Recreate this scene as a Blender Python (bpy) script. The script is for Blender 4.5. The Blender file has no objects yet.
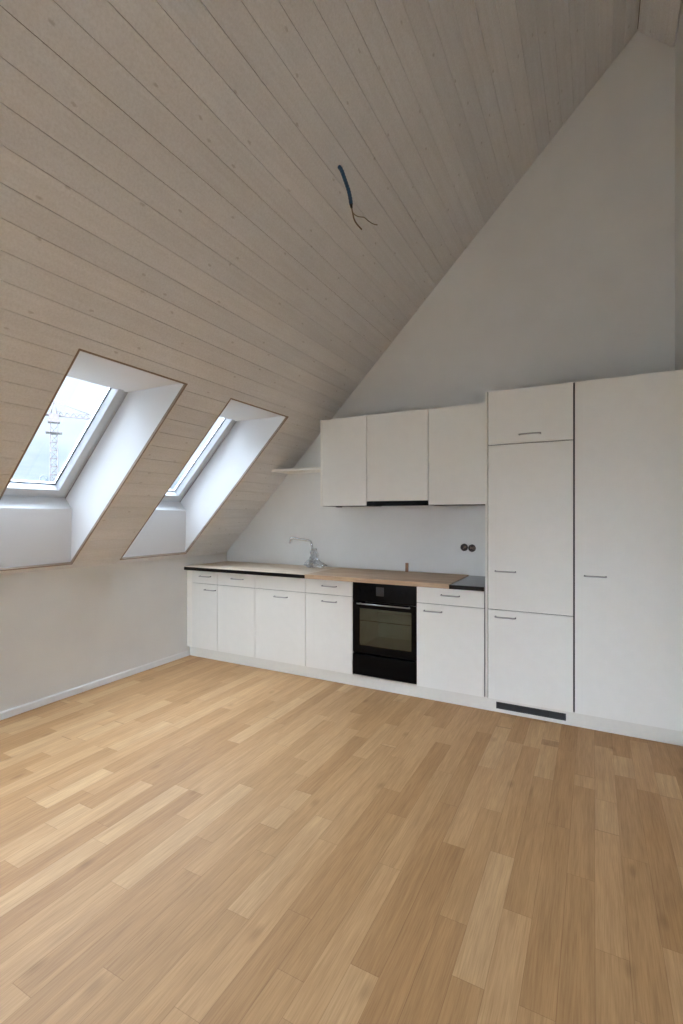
import bpy, bmesh, math, random
from mathutils import Vector, Matrix, noise
random.seed(7)
PI = math.pi
C = bpy.context.scene.collection

# ---------------------------------------------------------------- measures (metres)
ZK, T = 1.0294, 1.0153            # height where the roof slope starts, its steepness
TH = math.atan(T); CO, SI = math.cos(TH), math.sin(TH)
DW = 0.6114                       # gable wall behind the kitchen (cabinet fronts are y = 0)
XR, ZR = 4.026, 5.117             # ridge
XW = 4.264                        # wall on the right
YB = -6.6                         # rear wall, behind the camera
BW, B0 = 0.1232, 0.0734           # ceiling board width and phase
DL = 0.44                         # depth of window plane outside the slope
OP0, OP1 = 0.046, 1.851           # skylight opening along the slope
SKY = [(-2.030, -1.254), (-0.820, -0.040), (-3.240, -2.460), (-4.45, -3.67), (-5.66, -4.88)]  # first two are seen; the others are added out of view for daylight

def SP(a, y, d):                  # point on the roof slope: along a, outward d
    return Vector((a*CO - d*SI, y, ZK + a*SI + d*CO))

# ---------------------------------------------------------------- colour / materials
def lin(r, g, b):
    f = lambda c: (c/255/12.92) if c/255 <= .04045 else ((c/255+.055)/1.055)**2.4
    return (f(r), f(g), f(b), 1)

def mat(name, col, rough=.5, metal=0., bump=0., bscale=200., var=0., vscale=6., spec=.5, coat=0.):
    m = bpy.data.materials.new(name); m.use_nodes = True
    nt = m.node_tree; N = nt.nodes; L = nt.links
    b = N['Principled BSDF']
    b.inputs['Roughness'].default_value = rough
    b.inputs['Metallic'].default_value = metal
    b.inputs['Specular IOR Level'].default_value = spec
    b.inputs['Coat Weight'].default_value = coat
    tc = N.new('ShaderNodeTexCoord')
    if var > 0:
        n = N.new('ShaderNodeTexNoise'); n.inputs['Scale'].default_value = vscale; n.inputs['Detail'].default_value = 6
        L.new(tc.outputs['Object'], n.inputs['Vector'])
        r = N.new('ShaderNodeValToRGB')
        r.color_ramp.elements[0].position = .3; r.color_ramp.elements[1].position = .7
        r.color_ramp.elements[0].color = tuple(c*(1-var) for c in col[:3]) + (1,)
        r.color_ramp.elements[1].color = tuple(min(1, c*(1+var)) for c in col[:3]) + (1,)
        L.new(n.outputs['Fac'], r.inputs['Fac']); L.new(r.outputs['Color'], b.inputs['Base Color'])
    else:
        b.inputs['Base Color'].default_value = col
        n = N.new('ShaderNodeTexNoise'); n.inputs['Scale'].default_value = 30
        L.new(tc.outputs['Object'], n.inputs['Vector'])
        mr = N.new('ShaderNodeMapRange'); mr.inputs['To Min'].default_value = rough*.93; mr.inputs['To Max'].default_value = min(1, rough*1.07)
        L.new(n.outputs['Fac'], mr.inputs['Value']); L.new(mr.outputs['Result'], b.inputs['Roughness'])
    if bump > 0:
        n2 = N.new('ShaderNodeTexNoise'); n2.inputs['Scale'].default_value = bscale; n2.inputs['Detail'].default_value = 4
        L.new(tc.outputs['Object'], n2.inputs['Vector'])
        bp = N.new('ShaderNodeBump'); bp.inputs['Strength'].default_value = bump; bp.inputs['Distance'].default_value = .003
        L.new(n2.outputs['Fac'], bp.inputs['Height']); L.new(bp.outputs['Normal'], b.inputs['Normal'])
    return m

def mth(nt, op, a, b=None, c=None):
    n = nt.nodes.new('ShaderNodeMath'); n.operation = op
    for i, v in enumerate((a, b, c)):
        if v is None: continue
        if isinstance(v, (int, float)): n.inputs[i].default_value = v
        else: nt.links.new(v, n.inputs[i])
    return n.outputs[0]

def mix(nt, blend, fac, a, b):
    n = nt.nodes.new('ShaderNodeMix'); n.data_type = 'RGBA'; n.blend_type = blend
    for s, v in ((n.inputs[0], fac), (n.inputs[6], a), (n.inputs[7], b)):
        if isinstance(v, (int, float, tuple)): s.default_value = v
        else: nt.links.new(v, s)
    return n.outputs[2]

def ramp(nt, fac, stops):
    r = nt.nodes.new('ShaderNodeValToRGB'); e = r.color_ramp.elements
    while len(e) < len(stops): e.new(.5)
    for i, (p, c) in enumerate(stops): e[i].position = p; e[i].color = c
    nt.links.new(fac, r.inputs['Fac']); return r.outputs['Color']

def combine(nt, x, y, z):
    n = nt.nodes.new('ShaderNodeCombineXYZ')
    for i, v in enumerate((x, y, z)):
        if isinstance(v, (int, float)): n.inputs[i].default_value = v
        else: nt.links.new(v, n.inputs[i])
    return n.outputs[0]

def noise_tex(nt, vec, scale, detail=4, rough=.5, dist=0.):
    n = nt.nodes.new('ShaderNodeTexNoise'); nt.links.new(vec, n.inputs['Vector'])
    n.inputs['Scale'].default_value = scale; n.inputs['Detail'].default_value = detail
    n.inputs['Roughness'].default_value = rough; n.inputs['Distortion'].default_value = dist
    return n.outputs['Fac']

def floor_material():
    m = bpy.data.materials.new('oak_strip_floor'); m.use_nodes = True
    nt = m.node_tree; N = nt.nodes; L = nt.links; b = N['Principled BSDF']
    tc = N.new('ShaderNodeTexCoord'); sp = N.new('ShaderNodeSeparateXYZ'); L.new(tc.outputs['Object'], sp.inputs[0])
    x, y = sp.outputs[0], sp.outputs[1]
    W = .1
    xs = mth(nt, 'DIVIDE', mth(nt, 'ADD', x, .06), W)
    row = mth(nt, 'FLOOR', xs); fx = mth(nt, 'FRACT', xs)
    vor = N.new('ShaderNodeTexVoronoi'); vor.inputs['Scale'].default_value = 1; vor.inputs['Randomness'].default_value = .55
    vv = combine(nt, mth(nt, 'MULTIPLY', row, 13.0), mth(nt, 'ADD', mth(nt, 'DIVIDE', y, .8), mth(nt, 'MULTIPLY', row, .37)), 0)
    v2 = N.new('ShaderNodeTexVoronoi'); v2.feature = 'DISTANCE_TO_EDGE'; v2.inputs['Scale'].default_value = 1; v2.inputs['Randomness'].default_value = .55
    vor.voronoi_dimensions = '2D'; v2.voronoi_dimensions = '2D'
    L.new(vv, vor.inputs['Vector']); L.new(vv, v2.inputs['Vector'])
    sc = N.new('ShaderNodeSeparateColor'); L.new(vor.outputs['Color'], sc.inputs[0])
    r1, r2 = sc.outputs[0], sc.outputs[1]
    col = ramp(nt, r1, [(0, lin(181, 140, 96)), (.35, lin(191, 151, 106)), (.65, lin(197, 157, 112)), (1, lin(206, 169, 125))])
    # grain: long streaks along y, different on each strip
    seed = mth(nt, 'MULTIPLY', r2, 37.)
    g1 = noise_tex(nt, combine(nt, mth(nt, 'MULTIPLY', x, 55.), mth(nt, 'MULTIPLY', y, 2.2), seed), 1.0, 7, .62, .6)
    g2 = noise_tex(nt, combine(nt, mth(nt, 'MULTIPLY', x, 260.), mth(nt, 'MULTIPLY', y, 9.), seed), 1.0, 3, .5)
    g3 = noise_tex(nt, combine(nt, mth(nt, 'MULTIPLY', x, 9.), mth(nt, 'MULTIPLY', y, 1.1), seed), 1.0, 4, .6, 1.5)
    col = mix(nt, 'MULTIPLY', .75, col, ramp(nt, g1, [(.25, (.74, .71, .67, 1)), (.6, (1, 1, 1, 1)), (.85, (1.06, 1.05, 1.03, 1))]))
    col = mix(nt, 'MULTIPLY', .75, col, ramp(nt, g2, [(.3, (.78, .75, .71, 1)), (.62, (1, 1, 1, 1))]))
    col = mix(nt, 'MULTIPLY', .6, col, ramp(nt, g3, [(.3, (.80, .77, .73, 1)), (.65, (1.03, 1.03, 1.03, 1))]))
    # small dark knots
    kn = N.new('ShaderNodeTexVoronoi'); kn.voronoi_dimensions = '2D'; kn.inputs['Scale'].default_value = 1
    L.new(combine(nt, mth(nt, 'MULTIPLY', x, 2.3), mth(nt, 'MULTIPLY', y, 1.1), 0), kn.inputs['Vector'])
    kf = ramp(nt, kn.outputs['Distance'], [(.012, (.42, .36, .30, 1)), (.055, (1, 1, 1, 1))])
    col = mix(nt, 'MULTIPLY', .35, col, kf)
    # seams between strips and at butt joints
    ex = mth(nt, 'MULTIPLY', mth(nt, 'MINIMUM', fx, mth(nt, 'SUBTRACT', 1, fx)), W)
    ey = mth(nt, 'MULTIPLY', v2.outputs['Distance'], .8)
    e = mth(nt, 'MINIMUM', ex, ey)
    seam = mth(nt, 'LESS_THAN', e, .0009)
    col = mix(nt, 'MULTIPLY', mth(nt, 'MULTIPLY', seam, .35), col, lin(140, 112, 88))
    L.new(col, b.inputs['Base Color'])
    rg = N.new('ShaderNodeMapRange'); rg.inputs['To Min'].default_value = .44; rg.inputs['To Max'].default_value = .58
    L.new(g1, rg.inputs['Value']); L.new(rg.outputs['Result'], b.inputs['Roughness'])
    b.inputs['Specular IOR Level'].default_value = .22
    bp = N.new('ShaderNodeBump'); bp.inputs['Strength'].default_value = .25; bp.inputs['Distance'].default_value = .0015
    L.new(mth(nt, 'SUBTRACT', g2, mth(nt, 'MULTIPLY', seam, 1.)), bp.inputs['Height']); L.new(bp.outputs['Normal'], b.inputs['Normal'])
    return m

def board_material():
    m = bpy.data.materials.new('whitewashed_spruce'); m.use_nodes = True
    nt = m.node_tree; N = nt.nodes; L = nt.links; b = N['Principled BSDF']
    tc = N.new('ShaderNodeTexCoord'); sp = N.new('ShaderNodeSeparateXYZ'); L.new(tc.outputs['Object'], sp.inputs[0])
    x, y = sp.outputs[0], sp.outputs[1]
    a = mth(nt, 'MULTIPLY', x, 1/CO)
    k = mth(nt, 'FLOOR', mth(nt, 'DIVIDE', mth(nt, 'SUBTRACT', a, B0), BW))
    wn = N.new('ShaderNodeTexWhiteNoise'); wn.noise_dimensions = '1D'; L.new(k, wn.inputs['W'])
    seed = mth(nt, 'MULTIPLY', wn.outputs['Value'], 50.)
    g1 = noise_tex(nt, combine(nt, mth(nt, 'MULTIPLY', a, 30.), mth(nt, 'MULTIPLY', y, 1.5), seed), 1, 6, .6, .8)
    g2 = noise_tex(nt, tc.outputs['Object'], 90, 4, .7)
    g0 = noise_tex(nt, tc.outputs['Object'], 3.5, 3, .6)
    base = lin(229, 230, 232)
    col = mix(nt, 'MULTIPLY', 1., base, ramp(nt, wn.outputs['Value'], [(0, (.95, .95, .95, 1)), (1, (1.03, 1.02, 1.01, 1))]))
    col = mix(nt, 'MULTIPLY', .6, col, ramp(nt, g1, [(.3, (.88, .87, .85, 1)), (.65, (1, 1, 1, 1))]))
    col = mix(nt, 'MULTIPLY', .6, col, ramp(nt, g2, [(.35, (.84, .83, .82, 1)), (.6, (1, 1, 1, 1))]))
    col = mix(nt, 'MULTIPLY', .5, col, ramp(nt, g0, [(.3, (.9, .9, .9, 1)), (.7, (1, 1, 1, 1))]))
    kn = N.new('ShaderNodeTexVoronoi'); kn.voronoi_dimensions = '2D'; kn.inputs['Scale'].default_value = 1
    L.new(combine(nt, mth(nt, 'MULTIPLY', a, 5.2), mth(nt, 'MULTIPLY', y, 2.7), 0), kn.inputs['Vector'])
    dk = mth(nt, 'ADD', kn.outputs['Distance'], mth(nt, 'MULTIPLY', mth(nt, 'SUBTRACT', g2, .5), .05))
    col = mix(nt, 'MULTIPLY', .4, col, ramp(nt, dk, [(.018, (.45, .40, .36, 1)), (.042, (1, 1, 1, 1))]))
    L.new(col, b.inputs['Base Color']); b.inputs['Roughness'].default_value = .62; b.inputs['Specular IOR Level'].default_value = .3
    bp = N.new('ShaderNodeBump'); bp.inputs['Strength'].default_value = .15; bp.inputs['Distance'].default_value = .001
    L.new(g1, bp.inputs['Height']); L.new(bp.outputs['Normal'], b.inputs['Normal'])
    return m

def cover_material(name, c0, c1):
    m = bpy.data.materials.new(name); m.use_nodes = True
    nt = m.node_tree; N = nt.nodes; L = nt.links; b = N['Principled BSDF']
    tc = N.new('ShaderNodeTexCoord'); sp = N.new('ShaderNodeSeparateXYZ'); L.new(tc.outputs['Object'], sp.inputs[0])
    g = noise_tex(nt, combine(nt, mth(nt, 'MULTIPLY', sp.outputs[0], 3.), mth(nt, 'MULTIPLY', sp.outputs[1], 26.), mth(nt, 'MULTIPLY', sp.outputs[2], 26.)), 1, 6, .65, .6)
    L.new(ramp(nt, g, [(.3, c0), (.7, c1)]), b.inputs['Base Color'])
    b.inputs['Roughness'].default_value = .5; b.inputs['Specular IOR Level'].default_value = .35
    return m

def glass_material(name, tint, refl=.06, rough=0.):
    m = bpy.data.materials.new(name); m.use_nodes = True
    nt = m.node_tree; N = nt.nodes; L = nt.links; N.remove(N['Principled BSDF'])
    tr = N.new('ShaderNodeBsdfTransparent'); tr.inputs[0].default_value = tint
    gl = N.new('ShaderNodeBsdfGlossy'); gl.inputs['Roughness'].default_value = rough
    lw = N.new('ShaderNodeLayerWeight'); lw.inputs['Blend'].default_value = .12
    f = mth(nt, 'MULTIPLY_ADD', lw.outputs['Fresnel'], 1-refl, refl)
    tc = N.new('ShaderNodeTexCoord')
    nz = noise_tex(nt, tc.outputs['Object'], 4)
    f = mth(nt, 'MULTIPLY', f, mth(nt, 'MULTIPLY_ADD', nz, .1, .95))
    mx = N.new('ShaderNodeMixShader'); L.new(f, mx.inputs[0]); L.new(tr.outputs[0], mx.inputs[1]); L.new(gl.outputs[0], mx.inputs[2])
    L.new(mx.outputs[0], N['Material Output'].inputs[0])
    return m

M = {
 'wall':   mat('grey_white_plaster', lin(222, 222, 219), .85, bump=.35, bscale=130, var=.035, vscale=2.5, spec=.2),
 'lining': mat('white_lining_paint', lin(217, 217, 217), .6, bump=.05, bscale=60, spec=.3),
 'base':   mat('white_baseboard', lin(226, 227, 226), .45, spec=.4),
 'floor':  floor_material(),
 'board':  board_material(),
 'roof':   mat('roof_insulation', lin(120, 108, 96), .9),
 'cab':    mat('cream_laminate', lin(226, 224, 217), .42, bump=.04, bscale=400, var=.012, vscale=14, spec=.4),
 'cabedge':mat('cream_edge_band', lin(232, 229, 220), .4),
 'carc':   mat('carcass_gap_shade', lin(70, 67, 63), .7),  # dark colour stands in for the shade inside the door gaps
 'plinth': mat('pale_plinth', lin(214, 211, 202), .5, var=.02, vscale=30),
 'steel':  mat('brushed_steel', (.42, .41, .39, 1), .32, metal=1.),
 'chrome': mat('chrome', (.55, .56, .57, 1), .12, metal=1.),
 'black':  mat('black_enamel', (.003, .003, .0035, 1), .14, spec=.07),
 'blackm': mat('black_matt', (.004, .004, .004, 1), .5, spec=.2),
 'dispg':  mat('display_glass', (.03, .03, .032, 1), .1),
 'enamel': mat('grey_oven_enamel', (.60, .64, .60, 1), .5, var=.1, vscale=12),
 'stone':  mat('black_stone', (.004, .004, .0045, 1), .13, var=.3, vscale=90, spec=.25),
 'vent':   mat('dark_grey_grille', (.045, .045, .047, 1), .5),
 'frame':  mat('white_window_paint', lin(200, 204, 207), .35, spec=.4),
 'gasket': mat('dark_gasket', (.02, .024, .03, 1), .5),
 'clad':   mat('grey_cladding', (.22, .23, .24, 1), .5),
 'blue':   mat('blue_conduit', lin(36, 80, 118), .4, bump=.05),
 'bdark':  mat('dark_conduit_mouth', (.02, .025, .03, 1), .6),
 'wire1':  mat('grey_wire', lin(140, 130, 112), .5),
 'wire2':  mat('brown_wire', lin(128, 112, 90), .5),
 'boxin':  mat('flush_box_plastic', lin(66, 56, 50), .6, var=.4, vscale=60),
 'copper': mat('bare_wire_end', lin(150, 128, 108), .4),
 'peg':    mat('raw_pine', lin(150, 112, 84), .7, var=.12, vscale=40),
 'crane':  mat('weathered_crane_paint', (.030, .021, .022, 1), .8, var=.05, vscale=2),
 'ground': mat('far_ground', lin(120, 126, 118), .9, var=.15, vscale=.05),
 'bounce':   mat('pale_bounce_slab', lin(205, 202, 195), .8),
 'bead':   mat('raw_wood_edge', lin(142, 124, 108), .6, var=.06, vscale=20),
 'vpipe':  mat('zinc_pipe', lin(40, 44, 50), .7),
 'skin':   mat('roof_tile', lin(90, 80, 76), .8),
 'cover1': cover_material('pale_cover_board', lin(192, 173, 150), lin(223, 206, 183)),
 'cover2': cover_material('brown_cover_board', lin(164, 136, 108), lin(202, 173, 143)),
 'glass':  glass_material('window_glass', (.95, .97, .97, 1), .03),
 'oveng':  glass_material('oven_glass', (.48, .54, .50, 1), .07, .12),
}
# crumpled film
def film_material():
    m = bpy.data.materials.new('clear_plastic_film'); m.use_nodes = True
    nt = m.node_tree; N = nt.nodes; L = nt.links; N.remove(N['Principled BSDF'])
    tr = N.new('ShaderNodeBsdfTransparent'); tr.inputs[0].default_value = (.96, .97, .98, 1)
    gl = N.new('ShaderNodeBsdfGlossy'); gl.inputs['Roughness'].default_value = .12
    df = N.new('ShaderNodeBsdfTranslucent'); df.inputs[0].default_value = (.9, .92, .95, 1)
    tc = N.new('ShaderNodeTexCoord'); nz = noise_tex(nt, tc.outputs['Object'], 45, 3)
    a = N.new('ShaderNodeMixShader'); L.new(mth(nt, 'MULTIPLY', nz, .6), a.inputs[0]); L.new(tr.outputs[0], a.inputs[1]); L.new(df.outputs[0], a.inputs[2])
    c = N.new('ShaderNodeMixShader'); c.inputs[0].default_value = .28; L.new(a.outputs[0], c.inputs[1]); L.new(gl.outputs[0], c.inputs[2])
    L.new(c.outputs[0], N['Material Output'].inputs[0])
    return m
M['film'] = film_material()

# ---------------------------------------------------------------- geometry helpers
def box(bm, x0, x1, y0, y1, z0, z1, bev=0.):
    vs = [bm.verts.new((x, y, z)) for x in (x0, x1) for y in (y0, y1) for z in (z0, z1)]
    q = [(0, 1, 3, 2), (4, 6, 7, 5), (0, 4, 5, 1), (2, 3, 7, 6), (0, 2, 6, 4), (1, 5, 7, 3)]
    fs = [bm.faces.new([vs[i] for i in f]) for f in q]
    if bev > 0:
        es = list({e for f in fs for e in f.edges})
        bmesh.ops.bevel(bm, geom=es, offset=bev, segments=2, profile=.6, affect='EDGES')

def prism(bm, pts, vec):          # polygon (3D points) swept by vec
    vec = Vector(vec)
    a = [bm.verts.new(Vector(p)) for p in pts]; b = [bm.verts.new(Vector(p)+vec) for p in pts]
    bm.faces.new(a); bm.faces.new(list(reversed(b)))
    n = len(pts)
    for i in range(n):
        bm.faces.new([a[i], b[i], b[(i+1) % n], a[(i+1) % n]])

def sbox(bm, a0, a1, y0, y1, d0, d1):     # a box in slope coordinates
    prism(bm, [SP(a0, y0, d0), SP(a1, y0, d0), SP(a1, y0, d1), SP(a0, y0, d1)], (0, y1-y0, 0))

def sring(bm, a0, a1, y0, y1, w, d0, d1):  # rectangular ring in slope coordinates
    sbox(bm, a0, a1, y0, y0+w, d0, d1); sbox(bm, a0, a1, y1-w, y1, d0, d1)
    sbox(bm, a0, a0+w, y0+w, y1-w, d0, d1); sbox(bm, a1-w, a1, y0+w, y1-w, d0, d1)

def tube(bm, pts, r, seg=12, cap=True, r1=None):
    pts = [Vector(p) for p in pts]; n = len(pts); rings = []
    up = Vector((0, 0, 1))
    prev = None
    for i, p in enumerate(pts):
        t = (pts[min(i+1, n-1)] - pts[max(i-1, 0)]).normalized()
        if prev is None:
            ref = up if abs(t.dot(up)) < .95 else Vector((1, 0, 0))
            u = t.cross(ref).normalized()
        else:
            u = (prev - t*prev.dot(t)).normalized()
        prev = u; v = t.cross(u)
        rr = r if r1 is None else r + (r1-r)*i/(n-1)
        rings.append([bm.verts.new(p + (u*math.cos(2*PI*k/seg) + v*math.sin(2*PI*k/seg))*rr) for k in range(seg)])
    for i in range(n-1):
        for k in range(seg):
            f = bm.faces.new([rings[i][k], rings[i][(k+1) % seg], rings[i+1][(k+1) % seg], rings[i+1][k]]); f.smooth = True
    if cap:
        bm.faces.new(list(reversed(rings[0]))); bm.faces.new(rings[-1])

def bez(p, n=16):                 # Catmull-Rom through points
    p = [Vector(q) for q in p]; out = []
    P = [p[0]*2-p[1]] + p + [p[-1]*2-p[-2]]
    for i in range(1, len(P)-2):
        for k in range(n):
            t = k/n
            out.append(.5*((2*P[i]) + (P[i+1]-P[i-1])*t + (2*P[i-1]-5*P[i]+4*P[i+1]-P[i+2])*t*t + (3*P[i]-P[i-1]-3*P[i+1]+P[i+2])*t**3))
    out.append(p[-1]); return out

def obj(name, bm, m, parent=None, smooth=False):
    bmesh.ops.recalc_face_normals(bm, faces=bm.faces[:])
    me = bpy.data.meshes.new(name); 
    o = bpy.data.objects.new(name, me); C.objects.link(o)
    if parent:
        o.parent = parent
        w = Vector((0, 0, 0)); q = parent
        while q: w += Vector(q.location); q = q.parent
        bmesh.ops.translate(bm, vec=-w, verts=bm.verts[:])
    if smooth:
        for f in bm.faces: f.smooth = True
    bm.to_mesh(me); bm.free(); me.materials.append(m)
    return o

def thing(name, label, cat, loc=(0, 0, 0), group=None):
    o = bpy.data.objects.new(name, None); C.objects.link(o); o.location = loc
    o.empty_display_size = .1
    o['label'] = label; o['category'] = cat
    if group: o['group'] = group
    return o

def tag(o, label, cat, group=None):
    o['label'] = label; o['category'] = cat
    if group: o['group'] = group
    return o

def struct(o, label=None, cat=None):
    o['kind'] = 'structure'
    if label: o['label'] = label
    if cat: o['category'] = cat
    return o

def BM(): return bmesh.new()

def clear_of(a0, a1, holes, y_end=DW):       # y intervals of the slope free of the openings
    cuts = sorted(holes); res = []; y = YB
    for h0, h1 in cuts:
        if h0 > y: res.append((y, h0))
        y = h1
    res.append((y, y_end)); return res

# ---------------------------------------------------------------- room shell
bm = BM(); box(bm, -.2, XW+.2, YB-.2, DW+.2, -.2, 0)
struct(obj('floor', bm, M['floor']), 'light oak strip parquet floor running towards the kitchen', 'floor')

bm = BM(); box(bm, -.3, 0, YB, DW, 0, ZK)
struct(obj('wall_left', bm, M['wall']), 'low grey plaster knee wall under the sloping wooden ceiling', 'wall')

bm = BM()
prism(bm, [(XW, YB, 0), (XW, DW, 0), (XW, DW, ZR+.6), (XW, YB, ZR+.6)], (.2, 0, 0))
struct(obj('wall_right', bm, M['wall']), 'plaster wall closing the room on the right', 'wall')

def wall_with_holes(name, outline, holes, y, thick):   # outline / holes in (x, z)
    cu = bpy.data.curves.new(name, 'CURVE'); cu.dimensions = '2D'; cu.fill_mode = 'BOTH'; cu.extrude = thick/2
    for pts in [outline] + holes:
        s = cu.splines.new('POLY'); s.points.add(len(pts)-1); s.use_cyclic_u = True
        for i, (px, pz) in enumerate(pts): s.points[i].co = (px, pz, 0, 1)
    tmp = bpy.data.objects.new('tmp', cu); C.objects.link(tmp)
    bpy.context.view_layer.update()
    me = bpy.data.meshes.new_from_object(tmp.evaluated_get(bpy.context.evaluated_depsgraph_get()))
    bpy.data.objects.remove(tmp); bpy.data.curves.remove(cu)
    bm = BM(); bm.from_mesh(me); bpy.data.meshes.remove(me)
    bmesh.ops.remove_doubles(bm, verts=bm.verts[:], dist=1e-5)
    bmesh.ops.transform(bm, matrix=Matrix.Translation((0, y+thick/2, 0)) @ Matrix.Rotation(PI/2, 4, 'X'), verts=bm.verts[:])
    return obj(name, bm, M['wall'])

circ = lambda cx, cz, r, n=28: [(cx+r*math.cos(2*PI*k/n), cz+r*math.sin(2*PI*k/n)) for k in range(n)]
SOCK = [(2.722, 1.173), (2.790, 1.168)]; SR = .0333
gable = [(-.3, -.05), (XW+.2, -.05), (XW+.2, ZR-(XW+.2-XR)*T+.03), (XR, ZR+.03), (0, ZK+.03), (-.3, ZK+.03)]
struct(wall_with_holes('wall_back', gable, [circ(x, z, SR) for x, z in SOCK], DW, .2), 'tall grey plaster gable wall behind the kitchen', 'wall')
RW = (.45, 4.0, .06, 2.6)
struct(wall_with_holes('wall_rear', gable, [[(RW[0], RW[2]), (RW[1], RW[2]), (RW[1], RW[3]), (RW[0], RW[3])]], YB-.2, .2), 'gable wall behind the camera with a wide opening added for light', 'wall')

# ceiling boards (left slope with openings, short right slope beyond the ridge)
def board(bm, P, a0, a1, y0, y1, g=.0008, ch=.0012, lo=True, hi=True, th=.018):
    la = a0 + (g if lo else 0); ha = a1 - (g if hi else 0)
    prof = []
    prof.append((la, th))
    prof += [(la, ch), (la+ch, 0)] if lo else [(la, 0)]
    prof += [(ha-ch, 0), (ha, ch)] if hi else [(ha, 0)]
    prof.append((ha, th))
    prism(bm, [P(a, y0, d) for a, d in prof], (0, y1-y0, 0))

bm = BM()
AR = XR/CO
k = -1
while True:
    a0 = B0 + k*BW; a1 = a0+BW; k += 1
    a0c, a1c = max(a0, 0), min(a1, AR)
    if a0c >= AR-.002: break
    cuts = sorted({a0c, a1c, *[c for c in (OP0, OP1) if a0c+.004 < c < a1c-.004]})
    for p0, p1 in zip(cuts[:-1], cuts[1:]):
        mid = (p0+p1)/2
        ys = clear_of(0, 0, SKY, DW-.009) if OP0 < mid < OP1 else [(YB, DW-.009)]
        for y0, y1 in ys:
            board(bm, SP, p0, p1, y0, y1, lo=abs(p0-a0) < 1e-6, hi=abs(p1-a1) < 1e-6)
def SPR(a, y, d):                 # right slope: a measured down from the ridge
    return Vector((XR + a*CO + d*SI, y, ZR - a*SI + d*CO))
a = .004
AE = (XW-XR-.012)/CO
while a < AE-.01:
    board(bm, SPR, a, min(a+BW, AE), YB, DW-.009); a += BW
struct(obj('ceiling', bm, M['board']), 'sloping ceiling of whitewashed wooden boards rising to the ridge', 'ceiling')

# roof build-up behind the boards (keeps daylight out everywhere but the windows)
bm = BM()
for y0, y1 in clear_of(0, 0, [(h0-.0125, h1+.0125) for h0, h1 in SKY]): sbox(bm, OP0, OP1, y0, y1, .0182, DL)
sbox(bm, -.5, OP0, YB-.2, DW+.2, .0182, DL); sbox(bm, OP1, AR+.3, YB-.2, DW+.2, .0182, DL)
WA0, WA1 = .340, 1.62
for y0, y1 in clear_of(0, 0, SKY): sbox(bm, WA0, WA1, y0, y1, DL, .5)
sbox(bm, -.5, WA0, YB-.2, DW+.2, DL, .5); sbox(bm, WA1, AR+.6, YB-.2, DW+.2, DL, .5)
prism(bm, [SPR(-.3, YB-.2, .0182), SPR(.9, YB-.2, .0182), SPR(.9, YB-.2, .4), SPR(-.3, YB-.2, .4)], (0, DW-YB+.4, 0))
struct(obj('trim_1', bm, M['roof']), 'roof layers behind the ceiling boards', 'roof')

# baseboard
bm = BM()
prism(bm, [(0, YB, 0), (.014, YB, 0), (.014, YB, .046), (.008, YB, .054), (0, YB, .054)], (0, .0265-YB-.001, 0))
struct(obj('baseboard_left', bm, M['base']), 'thin white baseboard along the low knee wall', 'baseboard')

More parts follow.
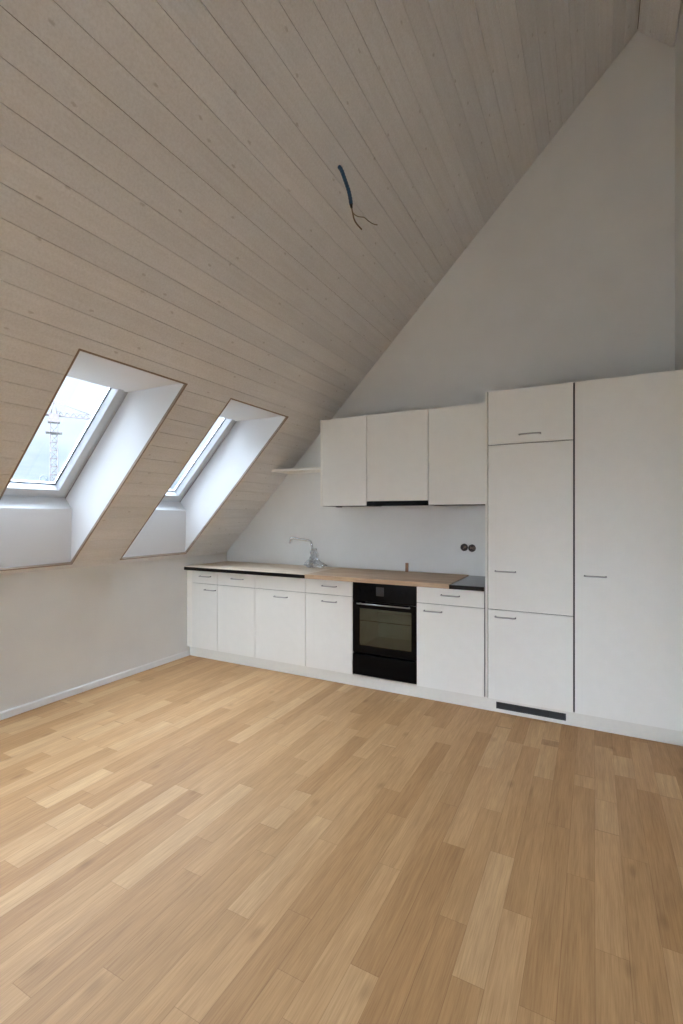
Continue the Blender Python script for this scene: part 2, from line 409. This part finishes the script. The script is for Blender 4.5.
# ---------------------------------------------------------------- skylights
def skylight(i, y0, y1):
    w = bpy.data.objects.new('window_%d' % i, None); C.objects.link(w); w.location = SP(.36, (y0+y1)/2, DL)
    lab = {1: 'left white roof window with the crane behind its glass', 2: 'right white roof window nearer the kitchen'}.get(i, 'unseen white roof window added for daylight')
    struct(w, lab, 'window')
    bm = BM()                     # reveal lining: two cheeks, apron, sill, head
    p_b = SP(OP0, 0, .018); p_t = SP(OP1, 0, .018)
    ap = Vector((p_b.x, 0, 1.507)); sl = SP(.361, 0, DL)
    ap = Vector((SP(.361, 0, .314).x, 0, SP(.361, 0, .314).z))
    hz = p_t.z+.002; ha = (hz-ZK-DL*CO)/SI; hd = SP(ha, 0, DL)
    poly = [p_b, ap, sl, hd, p_t]
    for yy, th in ((y0, -.012), (y1, .012)):
        big = [p_b+Vector((-.02, 0, -.002)), ap+Vector((-.02, 0, -.01)), sl+Vector((-.01, 0, -.02)), SP(1.62, 0, DL), p_t+Vector((0, 0, .04)), p_t]
        prism(bm, [Vector((p.x, yy, p.z)) for p in big], (0, th, 0))
    def strip(p, q, off):
        prism(bm, [Vector((p.x, y0, p.z)), Vector((q.x, y0, q.z)), Vector((q.x, y0, q.z))+off, Vector((p.x, y0, p.z))+off], (0, y1-y0, 0))
    strip(p_b, ap, Vector((-.015, 0, 0)))
    strip(ap, sl, Vector((-.012, 0, -.012)))
    strip(hd, p_t, Vector((0, 0, .012)))
    # rounded plaster corner between cheek and head
    o = obj('reveal_lining', bm, M['lining'], w)
    bm = BM(); sring(bm, OP0, OP1, y0, y1, .011, -.0015, .0175)
    obj('edge_bead', bm, M['bead'], w)
    bm = BM(); sring(bm, .361, 1.60, y0, y1, .045, DL, .50)
    # narrow insect-rail lip on the fixed frame
    sring(bm, .366, 1.595, y0+.012, y1-.012, .006, DL-.004, DL)
    obj('frame', bm, M['frame'], w)
    bm = BM()
    i0, i1, j0, j1 = .412, 1.549, y0+.05, y1-.05
    W_ = .048
    # mitred sash with slightly splayed inner faces
    def rect(ins, d): return [SP(i0+ins, j0+ins, d), SP(i1-ins, j0+ins, d), SP(i1-ins, j1-ins, d), SP(i0+ins, j1-ins, d)]
    rings = [[bm.verts.new(p) for p in rect(ins, d)] for ins, d in ((0, .478), (0, .424), (.004, .42), (W_-.004, .42), (W_, .424), (W_+.006, .478))]
    n = len(rings)
    for r in range(n):
        A, B = rings[r], rings[(r+1) % n]
        for q in range(4): bm.faces.new([A[q], A[(q+1) % 4], B[(q+1) % 4], B[q]])
    obj('sash', bm, M['frame'], w)
    bm = BM(); sring(bm, i0+W_+.004, i1-W_-.004, j0+W_+.004, j1-W_-.004, .009, .4785, .4825)
    obj('gasket', bm, M['gasket'], w)
    bm = BM(); sbox(bm, i0+.03, i1-.03, j0+.03, j1-.03, .483, .487)
    obj('glass_pane', bm, M['glass'], w)
    bm = BM(); sring(bm, i0+.02, i1-.02, j0+.02, j1-.02, .034, .4875, .512)
    obj('cladding', bm, M['clad'], w)
for i, (y0, y1) in enumerate(SKY): skylight(i+1, y0, y1)

# rear window added out of view behind the camera to light the kitchen
w = bpy.data.objects.new('window_6', None); C.objects.link(w); w.location = ((RW[0]+RW[1])/2, YB-.1, RW[2]); struct(w, 'wide unseen white window added behind the camera for light', 'window')
bm = BM(); yb = YB-.14
for x0, x1 in ((RW[0], RW[0]+.07), (RW[1]-.07, RW[1]), (2.115, 2.185)): box(bm, x0, x1, yb, yb+.07, RW[2], RW[3], .004)
for z0, z1 in ((RW[2], RW[2]+.08), (RW[3]-.08, RW[3])): box(bm, RW[0]+.07, RW[1]-.07, yb+.001, yb+.069, z0, z1, .004)
obj('frame', bm, M['frame'], w)
for x0, x1 in ((RW[0]+.07, 2.115), (2.185, RW[1]-.07)):
    bm = BM(); box(bm, x0, x1, yb+.03, yb+.036, RW[2]+.08, RW[3]-.08); obj('glass_pane', bm, M['glass'], w)

# ---------------------------------------------------------------- kitchen helpers
ZB, ZJ, ZT = .1005, .762, .8925    # door bottom, door/drawer joint, front top
G = .0026                          # half gap
def front(name, par, x0, x1, z0, z1, y=0.):
    bm = BM(); box(bm, x0+G, x1-G, y, y+.018, z0+G, z1-G, .0012)
    return obj(name, bm, M['cab'], par)

def handle(par, xc, z, y=0., L_=.146):
    bm = BM()
    h = L_/2
    # flat bow bar with two bent ends running back to the front
    pts = bez([(xc-h+.004, y, z), (xc-h+.004, y-.020, z), (xc-h+.014, y-.029, z), (xc-h/2, y-.031, z), (xc+h/2, y-.031, z), (xc+h-.014, y-.029, z), (xc+h-.004, y-.020, z), (xc+h-.004, y, z)], 5)
    tube(bm, pts, .0056, 10)
    return obj('handle', bm, M['steel'], par)

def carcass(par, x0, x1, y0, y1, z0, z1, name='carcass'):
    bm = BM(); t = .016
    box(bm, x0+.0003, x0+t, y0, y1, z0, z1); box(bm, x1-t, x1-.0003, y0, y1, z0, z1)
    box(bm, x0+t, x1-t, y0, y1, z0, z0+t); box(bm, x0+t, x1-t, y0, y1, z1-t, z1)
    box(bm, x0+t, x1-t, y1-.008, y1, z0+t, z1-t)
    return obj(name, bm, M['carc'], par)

YC0, YC1 = .0185, DW-.003
# base cabinets
def base_cab(x0, x1, label, drawer_handle, door_handle, drawer_name='drawer'):
    t = thing('base_cabinet', label, 'cabinet', ((x0+x1)/2, .3, ZB), 'base cabinets under the worktop')
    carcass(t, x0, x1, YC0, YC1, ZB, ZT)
    dr = front(drawer_name, t, x0, x1, ZJ, ZT); dd = front('door', t, x0, x1, ZB, ZJ)
    if drawer_handle: handle(dr, drawer_handle, .8395)
    if door_handle: handle(dd, door_handle, .7065)
    return t
base_cab(.072, .416, 'narrow cream base cabinet closest to the knee wall, drawer and door handles', .262, .327)
base_cab(.416, .885, 'cream base cabinet with a handle on its drawer but none on its door', .676, None)
base_cab(.885, 1.452, 'wide cream base cabinet below the tap, blank top panel and one door handle', None, 1.187, 'blank_panel')
base_cab(1.452, 1.923, 'cream base cabinet directly left of the black oven', 1.699, 1.699)
base_cab(2.49, 3.017, 'cream base cabinet between the black oven and the tall cabinets', 2.763, 2.626)
bm = BM(); box(bm, .002, .0705, .001, .02, ZB, ZT, .0008)
tag(obj('filler_panel', bm, M['cabedge']), 'narrow cream filler strip between the knee wall and the first cabinet', 'panel')

# plinth with air grille
VX0, VX1 = 3.0963, 3.566
bm = BM()
box(bm, .015, VX0, .0265, .0425, .0015, .099, .0006); box(bm, VX1, XW-.003, .0265, .0425, .0015, .099, .0006)
box(bm, VX0, VX1, .0265, .0425, .0015, .0265); box(bm, VX0, VX1, .0265, .0425, .078, .099)
tag(obj('plinth', bm, M['plinth']), 'long pale plinth board running along the floor under all the cabinets', 'plinth')
t = thing('ventilation_grille', 'dark grey air grille set into the plinth under the fridge cabinet', 'grille', ((VX0+VX1)/2, .03, .0265))
bm = BM()
box(bm, VX0+.001, VX1-.001, .0262, .036, .0275, .0315); box(bm, VX0+.001, VX1-.001, .0262, .036, .073, .077)
for xx in (VX0+.001, VX1-.007, 3.452): box(bm, xx, xx+.005, .0262, .036, .0315, .073)
obj('grille_frame', bm, M['vent'], t)
bm = BM(); z = .0345
while z < .072:
    prism(bm, [(VX0+.006, .028, z), (VX0+.006, .040, z+.004), (VX0+.006, .040, z+.0055), (VX0+.006, .028, z+.0022)], (VX1-VX0-.014, 0, 0)); z += .0062
obj('slats', bm, M['vent'], t)
bm = BM(); box(bm, VX0+.001, VX1-.001, .044, .046, .0275, .077); obj('filter_mat', bm, M['blackm'], t)

# ---------------------------------------------------------------- oven
OX0, OX1 = 1.9245, 2.4885
t = thing('oven', 'black built-in oven with a glass door and thin bar handle', 'oven', ((OX0+OX1)/2, .3, ZB))
bm = BM()
box(bm, OX0+.004, OX0+.012, .021, .57, .112, .888); box(bm, OX1-.012, OX1-.004, .021, .57, .112, .888)
box(bm, OX0+.012, OX1-.012, .021, .57, .112, .12); box(bm, OX0+.012, OX1-.012, .021, .57, .88, .888); box(bm, OX0+.012, OX1-.012, .562, .57, .12, .88)
obj('housing', bm, M['blackm'], t)
bm = BM(); box(bm, OX0+.001, OX1-.001, -.002, .018, .732, .892, .0015); cp = obj('control_panel', bm, M['black'], t)
bm = BM(); box(bm, 2.142, 2.212, -.0032, -.0021, .788, .862, .0003); obj('display', bm, M['dispg'], cp)
for kx in (1.985, 2.03, 2.085, 2.275, 2.335, 2.395):
    bm = BM(); tube(bm, [(kx, -.0021, .825), (kx, -.010, .825), (kx, -.0115, .825)], .017, 20); obj('knob', bm, M['black'], cp)
WX0, WX1, WZ0, WZ1 = 1.984, 2.448, .362, .676
bm = BM(); z0, z1 = .302, .727
box(bm, OX0+.001, WX0, -.002, .018, z0, z1, .001); box(bm, WX1, OX1-.001, -.002, .018, z0, z1, .001)
box(bm, WX0, WX1, -.0019, .0179, z0, WZ0); box(bm, WX0, WX1, -.0019, .0179, WZ1, z1)
dr = obj('oven_door', bm, M['black'], t)
bm = BM(); box(bm, WX0, WX1, .002, .006, WZ0, WZ1); obj('glass_pane', bm, M['oveng'], dr)
bm = BM()
tube(bm, [(1.982, -.038, .719), (2.450, -.038, .719)], .0055, 12)
for hx in (2.0, 2.432): tube(bm, [(hx, -.002, .719), (hx, -.036, .719)], .005, 10)
obj('handle', bm, M['steel'], dr)
bm = BM()                          # cavity
box(bm, WX0-.02, WX0-.012, .022, .44, .33, .70); box(bm, WX1+.012, WX1+.02, .022, .44, .33, .70)
box(bm, WX0-.012, WX1+.012, .022, .44, .33, .338); box(bm, WX0-.012, WX1+.012, .022, .44, .692, .70); box(bm, WX0-.012, WX1+.012, .43, .44, .338, .692)
cav = obj('cavity', bm, M['enamel'], t)
bm = BM()
tube(bm, [(WX0-.01, .034, .565), (WX1+.01, .034, .565)], .0042, 8); tube(bm, [(WX0-.01, .40, .565), (WX1+.01, .40, .565)], .003, 8)
for q in range(14): xx = WX0+.01+q*.034; tube(bm, [(xx, .034, .565), (xx, .40, .565)], .0015, 6)
obj('rack', bm, M['chrome'], cav)
bm = BM(); box(bm, OX0+.001, OX1-.001, -.002, .018, .1125, .285, .0015)
box(bm, OX0+.02, OX1-.02, -.008, -.002, .272, .280, .0015)
obj('warming_drawer', bm, M['black'], t)

# ---------------------------------------------------------------- worktop and cover boards
YF = -.040
bm = BM(); box(bm, .001, 3.0225, YF, DW-.001, .8955, .9275, .0015)
tag(obj('worktop', bm, M['stone']), 'long black stone worktop over the base cabinets', 'worktop')
bm = BM(); box(bm, .004, 1.470, YF+.003, DW-.003, .9278, .9328, .0008)
tag(obj('cover_board', bm, M['cover1']), 'pale wooden cover board on the left part of the worktop, black edge showing', 'board', 'cover boards on the worktop')
def lipped(x0, x1):
    bm = BM()
    prism(bm, [(x0, DW-.003, .9278), (x0, YF-.0008, .9278), (x0, YF-.0008, .8975), (x0, YF-.0060, .8975), (x0, YF-.0060, .9328), (x0, DW-.003, .9328)], (x1-x0, 0, 0))
    return obj('cover_board', bm, M['cover2'])
tag(lipped(1.472, 2.021), 'brown wooden cover board wrapping the worktop edge, between tap and oven', 'board', 'cover boards on the worktop')
tag(lipped(2.023, 2.763), 'brown wooden cover board wrapping the worktop edge, above the oven', 'board', 'cover boards on the worktop')

# wooden offcut standing at the back of the worktop
bm = BM(); box(bm, -.0135, .0135, -.011, .011, 0, .082, .0015)
o = obj('wood_offcut', bm, M['peg']); o.location = (2.205, .560, .9334); o.rotation_euler = (0, math.radians(1), math.radians(12))
tag(o, 'small upright brown wooden offcut on the worktop against the wall', 'wood block')

# ---------------------------------------------------------------- faucet, wrapped in plastic film
FX, FY, FZ = 1.225, .470, .9334
t = thing('faucet', 'chrome kitchen tap wrapped in clear plastic film', 'faucet', (FX, FY, FZ))
bm = BM()
tube(bm, [(FX, FY, FZ), (FX, FY, FZ+.006)], .027, 24)
tube(bm, [(FX, FY, FZ+.006), (FX, FY, FZ+.085), (FX, FY, FZ+.095)], .021, 24)
obj('body', bm, M['chrome'], t)
bm = BM()
tip = Vector((1.012, .42, 1.215))
pts = bez([(FX, FY, FZ+.09), (FX+.012, FY, FZ+.16), (FX+.004, FY, FZ+.225), (FX-.012, FY-.004, FZ+.262), (FX-.05, FY-.010, FZ+.272), (FX-.13, FY-.03, FZ+.283), (1.036, .425, 1.226), (1.014, .42, 1.220), (1.006, .419, 1.200), (1.002, .418, 1.183)], 6)
tube(bm, pts, .0112, 14)
tube(bm, [(1.0022, .418, 1.186), (1.001, .418, 1.172)], .0115, 14)
obj('spout', bm, M['chrome'], t)
bm = BM()
tube(bm, [(FX+.018, FY-.006, FZ+.055), (FX+.05, FY-.015, FZ+.07), (FX+.105, FY-.03, FZ+.088)], .006, 10, r1=.0045)
tube(bm, [(FX+.018, FY-.003, FZ+.055), (FX+.038, FY-.008, FZ+.058)], .016, 16)
obj('lever', bm, M['chrome'], t)
def crumple(cx, cy, z0, prof, amp, seed, sx=1., sy=1.):
    bm = BM(); seg = 36; rings = []
    for i, (z, r) in enumerate(prof):
        ring = []
        for k in range(seg):
            an = 2*PI*k/seg
            n_ = noise.noise(Vector((math.cos(an)*2.2+seed, math.sin(an)*2.2, z*38)))
            n2 = noise.noise(Vector((math.cos(an)*5+seed, math.sin(an)*5+3, z*80)))
            rr = max(.008, r*(1+amp*n_+amp*.6*n2))
            ring.append(bm.verts.new((cx+rr*math.cos(an)*sx, cy+rr*math.sin(an)*sy, z0+z+.004*n2)))
        rings.append(ring)
    for i in range(len(rings)-1):
        for k in range(seg):
            bm.faces.new([rings[i][k], rings[i][(k+1) % seg], rings[i+1][(k+1) % seg], rings[i+1][k]])
    return bm
prof = [(.006, .072), (.02, .078), (.035, .070), (.05, .064), (.065, .050), (.08, .040), (.1, .033), (.12, .028), (.14, .027), (.16, .024), (.175, .018), (.19, .022)]
bm = crumple(FX+.035, FY, FZ, prof, .75, 1.7, 1.35, .95)
obj('plastic_film', bm, M['film'], t)

# ---------------------------------------------------------------- upper cabinets, hood, shelf
YU = .268; UZ0, UZ1 = 1.5425, 2.357
def upper_cab(x0, x1, label, zb=UZ0, left_panel=False):
    t = thing('wall_cabinet', label, 'cabinet', ((x0+x1)/2, .44, zb), 'cabinets hung above the worktop')
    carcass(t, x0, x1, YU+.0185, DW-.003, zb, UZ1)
    xa = x0
    if left_panel:
        bm = BM(); box(bm, x0-.0155, x0-.0003, YU-.001, DW-.002, UZ0, UZ1+.001, .0008); obj('side_panel', bm, M['cabedge'], t)
    front('door', t, x0, x1, zb, UZ1, YU)
    return t
u1 = upper_cab(1.466, 1.9305, 'cream wall cabinet, leftmost of the three, beside the small shelf', left_panel=True)
bm = BM(); box(bm, 1.60, 1.64, .30, .35, UZ0-.012, UZ0-.0003, .002); obj('bracket', bm, M['vent'], u1)['label'] = 'small dark bracket under the cabinet'
upper_cab(1.9305, 2.501, 'cream wall cabinet above the black extractor hood, middle of the three', 1.581)
upper_cab(2.501, 3.021, 'cream wall cabinet touching the tall cabinets, with blank door')
t = thing('extractor_hood', 'slim black extractor hood under the middle wall cabinet', 'extractor hood', (2.216, .44, 1.5425))
bm = BM(); box(bm, 1.933, 2.4985, YU+.02, DW-.004, 1.548, 1.5795, .001); obj('body', bm, M['blackm'], t)
bm = BM(); box(bm, 1.932, 2.4995, YU-.004, YU+.0195, 1.5395, 1.5795, .0015); obj('pull_out_front', bm, M['black'], t)
bm = BM()
for q in range(2): box(bm, 1.96+q*.27, 2.205+q*.27, .33, .55, 1.546, 1.548)
obj('grease_filter', bm, M['steel'], t)

bm = BM()
zs = 1.898; ts = .022; lx = lambda z: (z-ZK)/T
prism(bm, [(lx(zs)+.004, .295, zs), (1.4495, .295, zs), (1.4495, .295, zs+ts), (lx(zs+ts)+.004, .295, zs+ts)], (0, DW-.297, 0))
tag(obj('shelf', bm, M['cabedge']), 'short white shelf between the sloping ceiling and the wall cabinets', 'shelf')

# ---------------------------------------------------------------- tall cabinets
TZ = 2.369; TJ = 1.9735
t = thing('fridge_cabinet', 'tall cream cabinet with three stacked doors above the plinth grille', 'cabinet', (3.33, .3, ZB), 'tall cabinets on the right')
bm = BM(); box(bm, 3.0245, 3.0395, -.004, DW-.002, .0998, TZ+.001, .0008); obj('side_panel', bm, M['cabedge'], t)
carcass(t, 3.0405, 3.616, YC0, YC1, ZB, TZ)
d = front('door', t, 3.0425, 3.6135, TJ, TZ); handle(d, 3.334, 2.034)
d = front('door', t, 3.0425, 3.6135, ZJ, TJ); handle(d, 3.168, 1.046)
d = front('door', t, 3.0425, 3.6135, ZB, ZJ); handle(d, 3.168, .713)
t = thing('broom_cabinet', 'tall cream cabinet with one full-height door at the right edge', 'cabinet', (3.93, .3, ZB), 'tall cabinets on the right')
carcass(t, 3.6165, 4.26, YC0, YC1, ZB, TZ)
d = front('door', t, 3.6195, 4.258, ZB, TZ); handle(d, 3.745, 1.045, L_=.134)

# ---------------------------------------------------------------- open flush boxes in the wall
for i, (sx, sz) in enumerate(SOCK):
    lab = ['open round flush socket box in the wall, left of the pair', 'open round flush socket box in the wall, right of the pair'][i]
    t = thing('flush_socket_box', lab, 'socket', (sx, DW, sz), 'open socket boxes above the worktop')
    bm = BM(); seg = 28
    def ring(r, y): return [bm.verts.new((sx+r*math.cos(2*PI*k/seg), y, sz+r*math.sin(2*PI*k/seg))) for k in range(seg)]
    R_ = [ring(SR-.0005, DW+.045), ring(SR-.0005, DW-.0015), ring(SR-.0035, DW-.0015), ring(SR-.0035, DW+.042)]
    for a_, b_ in zip(R_[:-1], R_[1:]):
        for k in range(seg): bm.faces.new([a_[k], a_[(k+1) % seg], b_[(k+1) % seg], b_[k]])
    bm.faces.new(R_[0]); bm.faces.new(R_[-1])
    obj('box_shell', bm, M['boxin'], t)
    bm = BM()
    for q in range(3):
        s = 1 if i == 0 else -1
        tube(bm, bez([(sx-.015*s+q*.008, DW+.04, sz-.012+q*.01), (sx-.005*s, DW+.012, sz+.008*q-.008), (sx+.016*s, DW+.004, sz+.012-q*.009)], 6), .0032, 8)
    obj('wires', bm, M['copper'], t)

# ---------------------------------------------------------------- cable hanging from the slope
P0 = Vector((2.4213, -1.176, 3.4878))
t = thing('ceiling_cable', 'blue conduit with bare wires hanging out of the sloping ceiling', 'cable', P0)
bm = BM()
pts = bez([P0 + Vector((-.02, 0, .02)), P0+Vector((.012, 0, -.016)), (2.461, -1.176, 3.399), (2.487, -1.176, 3.321), (2.501, -1.176, 3.245)], 8)
tube(bm, pts, .0105, 16); 
cn = obj('conduit', bm, M['blue'], t)
bm = BM()
for f_ in range(0, len(pts)-1, 2):
    c0 = pts[f_]; c1 = pts[f_] + (pts[f_+1]-pts[f_]).normalized()*.003
    tube(bm, [c0, c1], .0118, 14)
obj('ribs', bm, M['blue'], cn)
bm = BM(); tube(bm, [(2.500, -1.176, 3.248), (2.503, -1.176, 3.228), (2.505, -1.176, 3.222)], .0085, 12, r1=.005); obj('inner_sheath', bm, M['bdark'], t)
bm = BM(); tube(bm, bez([(2.504, -1.176, 3.225), (2.513, -1.177, 3.185), (2.522, -1.176, 3.150), (2.540, -1.174, 3.118), (2.566, -1.172, 3.085)], 8), .0042, 8); obj('wire', bm, M['wire2'], t)['label'] = 'brown straight wire'
bm = BM(); tube(bm, bez([(2.505, -1.178, 3.225), (2.515, -1.180, 3.19), (2.545, -1.182, 3.160), (2.585, -1.182, 3.142), (2.612, -1.18, 3.115), (2.640, -1.178, 3.092), (2.665, -1.176, 3.080)], 8), .0026, 8); obj('wire', bm, M['wire1'], t)['label'] = 'grey bent wire'

# ---------------------------------------------------------------- outside
bm = BM(); box(bm, -1.5, 6, -12, YB-.22, -.25, .02)  # unseen pale slab, added to bounce light up to the ceiling
struct(obj('bounce_slab', bm, M['bounce']), 'unseen pale slab added outside the rear window to bounce light', 'bounce_slab')
bm = BM()
box(bm, -400, 300, -300, 400, -12.4, -12)
struct(obj('ground', bm, M['ground']), 'ground far below outside the windows', 'ground')
def crane():
    D_ = Vector((-477.33, 288.09, 0)); B = Vector((3.7367, -3.6347, 0)) + D_*.2095
    B.z = -12
    t = thing('tower_crane', 'pale distant tower crane seen through the left roof window', 'crane', B)
    u = Vector((D_.y, -D_.x, 0)).normalized(); v = D_.normalized()
    h = .66; top = 21.0
    def P(a, b, z): return B*1 + u*a + v*b + Vector((0, 0, z+12))
    bm = BM(); r = .09
    for a in (-h, h):
        for b in (-h, h): tube(bm, [P(a, b, -12), P(a, b, top)], r, 6)
    z = -12.; s = 1; st = 1.7
    while z < top-st:
        for (a0, b0, a1, b1) in ((-h, -h, h, -h), (h, -h, h, h), (h, h, -h, h), (-h, h, -h, -h)):
            tube(bm, [P(a0, b0, z), P(a1, b1, z)], .06, 5)
            if s > 0: tube(bm, [P(a0, b0, z), P(a1, b1, z+st)], .055, 5)
            else: tube(bm, [P(a1, b1, z), P(a0, b0, z+st)], .055, 5)
        z += st; s = -s
    obj('mast', bm, M['crane'], t)
    bm = BM()
    c = [P(a, b, top) for a, b in ((-1.1, -1.1), (1.1, -1.1), (1.1, 1.1), (-1.1, 1.1))]
    prism(bm, c, (0, 0, .5)); c = [P(a, b, top+.49) for a, b in ((-.9, -.9), (.9, -.9), (.9, .9), (-.9, .9))]; prism(bm, c, (0, 0, 1.3))
    obj('slewing_unit', bm, M['crane'], t); bm = BM()
    c = [P(a, b, top-2.2) for a, b in ((-1.5, -1.5), (1.5, -1.5), (1.5, 1.5), (-1.5, 1.5))]; prism(bm, c, (0, 0, .12))
    obj('platform', bm, M['crane'], t)
    bm = BM()
    apex = P(0, 0, top+4.6)
    for a, b in ((-.6, -.6), (.6, -.6), (.6, .6), (-.6, .6)): tube(bm, [P(a, b, top+1.8), apex], .09, 5)
    obj('tower_head', bm, M['crane'], t)
    bm = BM(); zt = top+1.5; Lj = 12.5; j0 = .6; n = 10
    for w_ in (-.55, .55): tube(bm, [P(j0, w_, zt), P(Lj, w_, zt)], .09, 6)
    tube(bm, [P(j0, 0, zt+.95), P(Lj, 0, zt+.7)], .08, 6)
    for q in range(n):
        x0 = j0+(Lj-j0)*q/n; x1 = j0+(Lj-j0)*(q+.5)/n; x2 = j0+(Lj-j0)*(q+1)/n
        for w_ in (-.55, .55):
            tube(bm, [P(x0, w_, zt), P(x1, 0, zt+.85)], .05, 5); tube(bm, [P(x1, 0, zt+.85), P(x2, w_, zt)], .05, 5)
    obj('jib', bm, M['crane'], t)
    bm = BM(); tube(bm, [P(0, 0, top+4.5), P(6.5, 0, zt+.95)], .07, 5); tube(bm, [P(0, 0, top+4.5), P(-8, 0, zt+.2)], .07, 5); obj('tie_rods', bm, M['crane'], t)
    bm = BM()
    for w_ in (-.5, .5): tube(bm, [P(-.6, w_, zt), P(-9, w_, zt)], .1, 6)
    prism(bm, [P(-9, -.6, zt-1.4), P(-7, -.6, zt-1.4), P(-7, .6, zt-1.4), P(-9, .6, zt-1.4)], (0, 0, 1.4))
    obj('counter_jib', bm, M['crane'], t)
crane()
# curved vent pipe just showing above the window's lower edge
D_ = Vector((-485.6, 281.9, 0)); B = Vector((3.7367, -3.6347, 0)) + D_*.05; B.z = -12
u = Vector((D_.y, -D_.x, 0)).normalized()
if (u.x*1) < 0: u = -u
bm = BM()
zc = 1.45+.05*33
pts = [B + u*(-.12)] + [B + u*(.02-.14*math.cos(q*PI/10)) + Vector((0, 0, 12+zc+.22+.16*math.sin(q*PI/10))) for q in range(11)] + [B + u*.16 + Vector((0, 0, 12+zc+.1))]
tube(bm, pts, .035, 8)
tag(obj('vent_pipe', bm, M['vpipe']), 'small curved grey vent pipe outside the left roof window', 'pipe')

# ---------------------------------------------------------------- sky
wd = bpy.data.worlds.new('overcast_sky'); bpy.context.scene.world = wd; wd.use_nodes = True
nt = wd.node_tree; N = nt.nodes; L = nt.links
bg = N['Background']
tc = N.new('ShaderNodeTexCoord'); sp = N.new('ShaderNodeSeparateXYZ'); L.new(tc.outputs['Generated'], sp.inputs[0])
z = sp.outputs[2]
cl = noise_tex(nt, combine(nt, mth(nt, 'MULTIPLY', sp.outputs[0], 1.6), mth(nt, 'MULTIPLY', sp.outputs[1], 1.6), mth(nt, 'MULTIPLY', z, 7.)), 1.7, 6, .55, .3)
cz = mth(nt, 'ADD', cl, mth(nt, 'MULTIPLY', mth(nt, 'SUBTRACT', z, .10), 1.6))
col = ramp(nt, cz, [(.36, (.58, .72, .88, 1)), (.48, (.76, .89, 1.04, 1)), (.58, (.89, 1.03, 1.25, 1))])
el = N.new('ShaderNodeMapRange'); el.interpolation_type = 'SMOOTHSTEP'
el.inputs['From Min'].default_value = .22; el.inputs['From Max'].default_value = .75; el.inputs['To Min'].default_value = 0; el.inputs['To Max'].default_value = 1
L.new(z, el.inputs['Value'])
# bright sky lobe added behind the camera to light the cabinet fronts
dt = N.new('ShaderNodeVectorMath'); dt.operation = 'DOT_PRODUCT'; L.new(tc.outputs['Generated'], dt.inputs[0])
dt.inputs[1].default_value = Vector((.34, -.92, .19)).normalized()
gl = N.new('ShaderNodeMapRange'); gl.interpolation_type = 'SMOOTHSTEP'
gl.inputs['From Min'].default_value = .78; gl.inputs['From Max'].default_value = 1.; L.new(dt.outputs['Value'], gl.inputs['Value'])
SKY_LOW, SKY_HIGH, SKY_LOBE_REAR, SKY_LOBE_SIDE = .56, 3.5, 68.0, 10.5
st = mth(nt, 'MULTIPLY_ADD', el.outputs['Result'], SKY_HIGH, SKY_LOW)
st = mth(nt, 'MULTIPLY_ADD', gl.outputs['Result'], SKY_LOBE_REAR, st)
# second bright sky lobe, added out of view to light the floor
d2 = N.new('ShaderNodeVectorMath'); d2.operation = 'DOT_PRODUCT'; L.new(tc.outputs['Generated'], d2.inputs[0])
d2.inputs[1].default_value = Vector((-.50, .50, .68)).normalized()
g2 = N.new('ShaderNodeMapRange'); g2.interpolation_type = 'SMOOTHSTEP'
g2.inputs['From Min'].default_value = .5; g2.inputs['From Max'].default_value = 1.; L.new(d2.outputs['Value'], g2.inputs['Value'])
e2 = N.new('ShaderNodeMapRange'); e2.interpolation_type = 'SMOOTHSTEP'
e2.inputs['From Min'].default_value = .27; e2.inputs['From Max'].default_value = .55; L.new(z, e2.inputs['Value'])
st = mth(nt, 'MULTIPLY_ADD', mth(nt, 'MULTIPLY', g2.outputs['Result'], e2.outputs['Result']), SKY_LOBE_SIDE, st)
L.new(col, bg.inputs[0]); L.new(st, bg.inputs[1])
# sampling portals at the window openings (they emit nothing)
def portal(name, loc, normal, sx, sy):
    l = bpy.data.lights.new(name, 'AREA'); l.shape = 'RECTANGLE'; l.size = sx; l.size_y = sy; l.cycles.is_portal = True
    o = bpy.data.objects.new(name, l); C.objects.link(o); o.location = loc
    o.rotation_euler = Vector(normal).to_track_quat('-Z', 'Y').to_euler(); return o
for i, (y0, y1) in enumerate(SKY):
    o = portal('window_portal', SP(.99, (y0+y1)/2, .53), (0, 0, -1), y1-y0, 1.22)
    m3 = Matrix((Vector((0, 1, 0)), Vector((CO, 0, SI)), Vector((0, 1, 0)).cross(Vector((CO, 0, SI))))).transposed()
    # light shines along local -Z, which must point into the room
    if (m3 @ Vector((0, 0, -1))).dot(Vector((SI, 0, -CO))) < 0:
        m3 = Matrix((Vector((0, -1, 0)), Vector((CO, 0, SI)), Vector((0, -1, 0)).cross(Vector((CO, 0, SI))))).transposed()
    o.rotation_euler = m3.to_euler()
portal('window_portal', ((RW[0]+RW[1])/2, YB-.25, (RW[2]+RW[3])/2), (0, 1, 0), RW[1]-RW[0], RW[3]-RW[2])

# ---------------------------------------------------------------- camera, render look
cam = bpy.data.cameras.new('camera'); co = bpy.data.objects.new('camera', cam); C.objects.link(co)
cam.sensor_fit = 'VERTICAL'; cam.sensor_height = 36; cam.sensor_width = 24
cam.lens = 477.685/1024*36; cam.shift_y = 4.07/1024; cam.clip_start = .05; cam.clip_end = 1000
co.location = (3.7367, -3.6347, 1.45); co.rotation_euler = (PI/2, 0, .486)
sc = bpy.context.scene; sc.camera = co
sc.view_settings.view_transform = 'Standard'; sc.view_settings.look = 'None'
sc.view_settings.gamma = 1; sc.view_settings.use_curve_mapping = False
sc.view_settings.exposure = 1.2
sc.cycles.use_denoising = True
sc.cycles.max_bounces = 14; sc.cycles.diffuse_bounces = 10; sc.cycles.transparent_max_bounces = 16
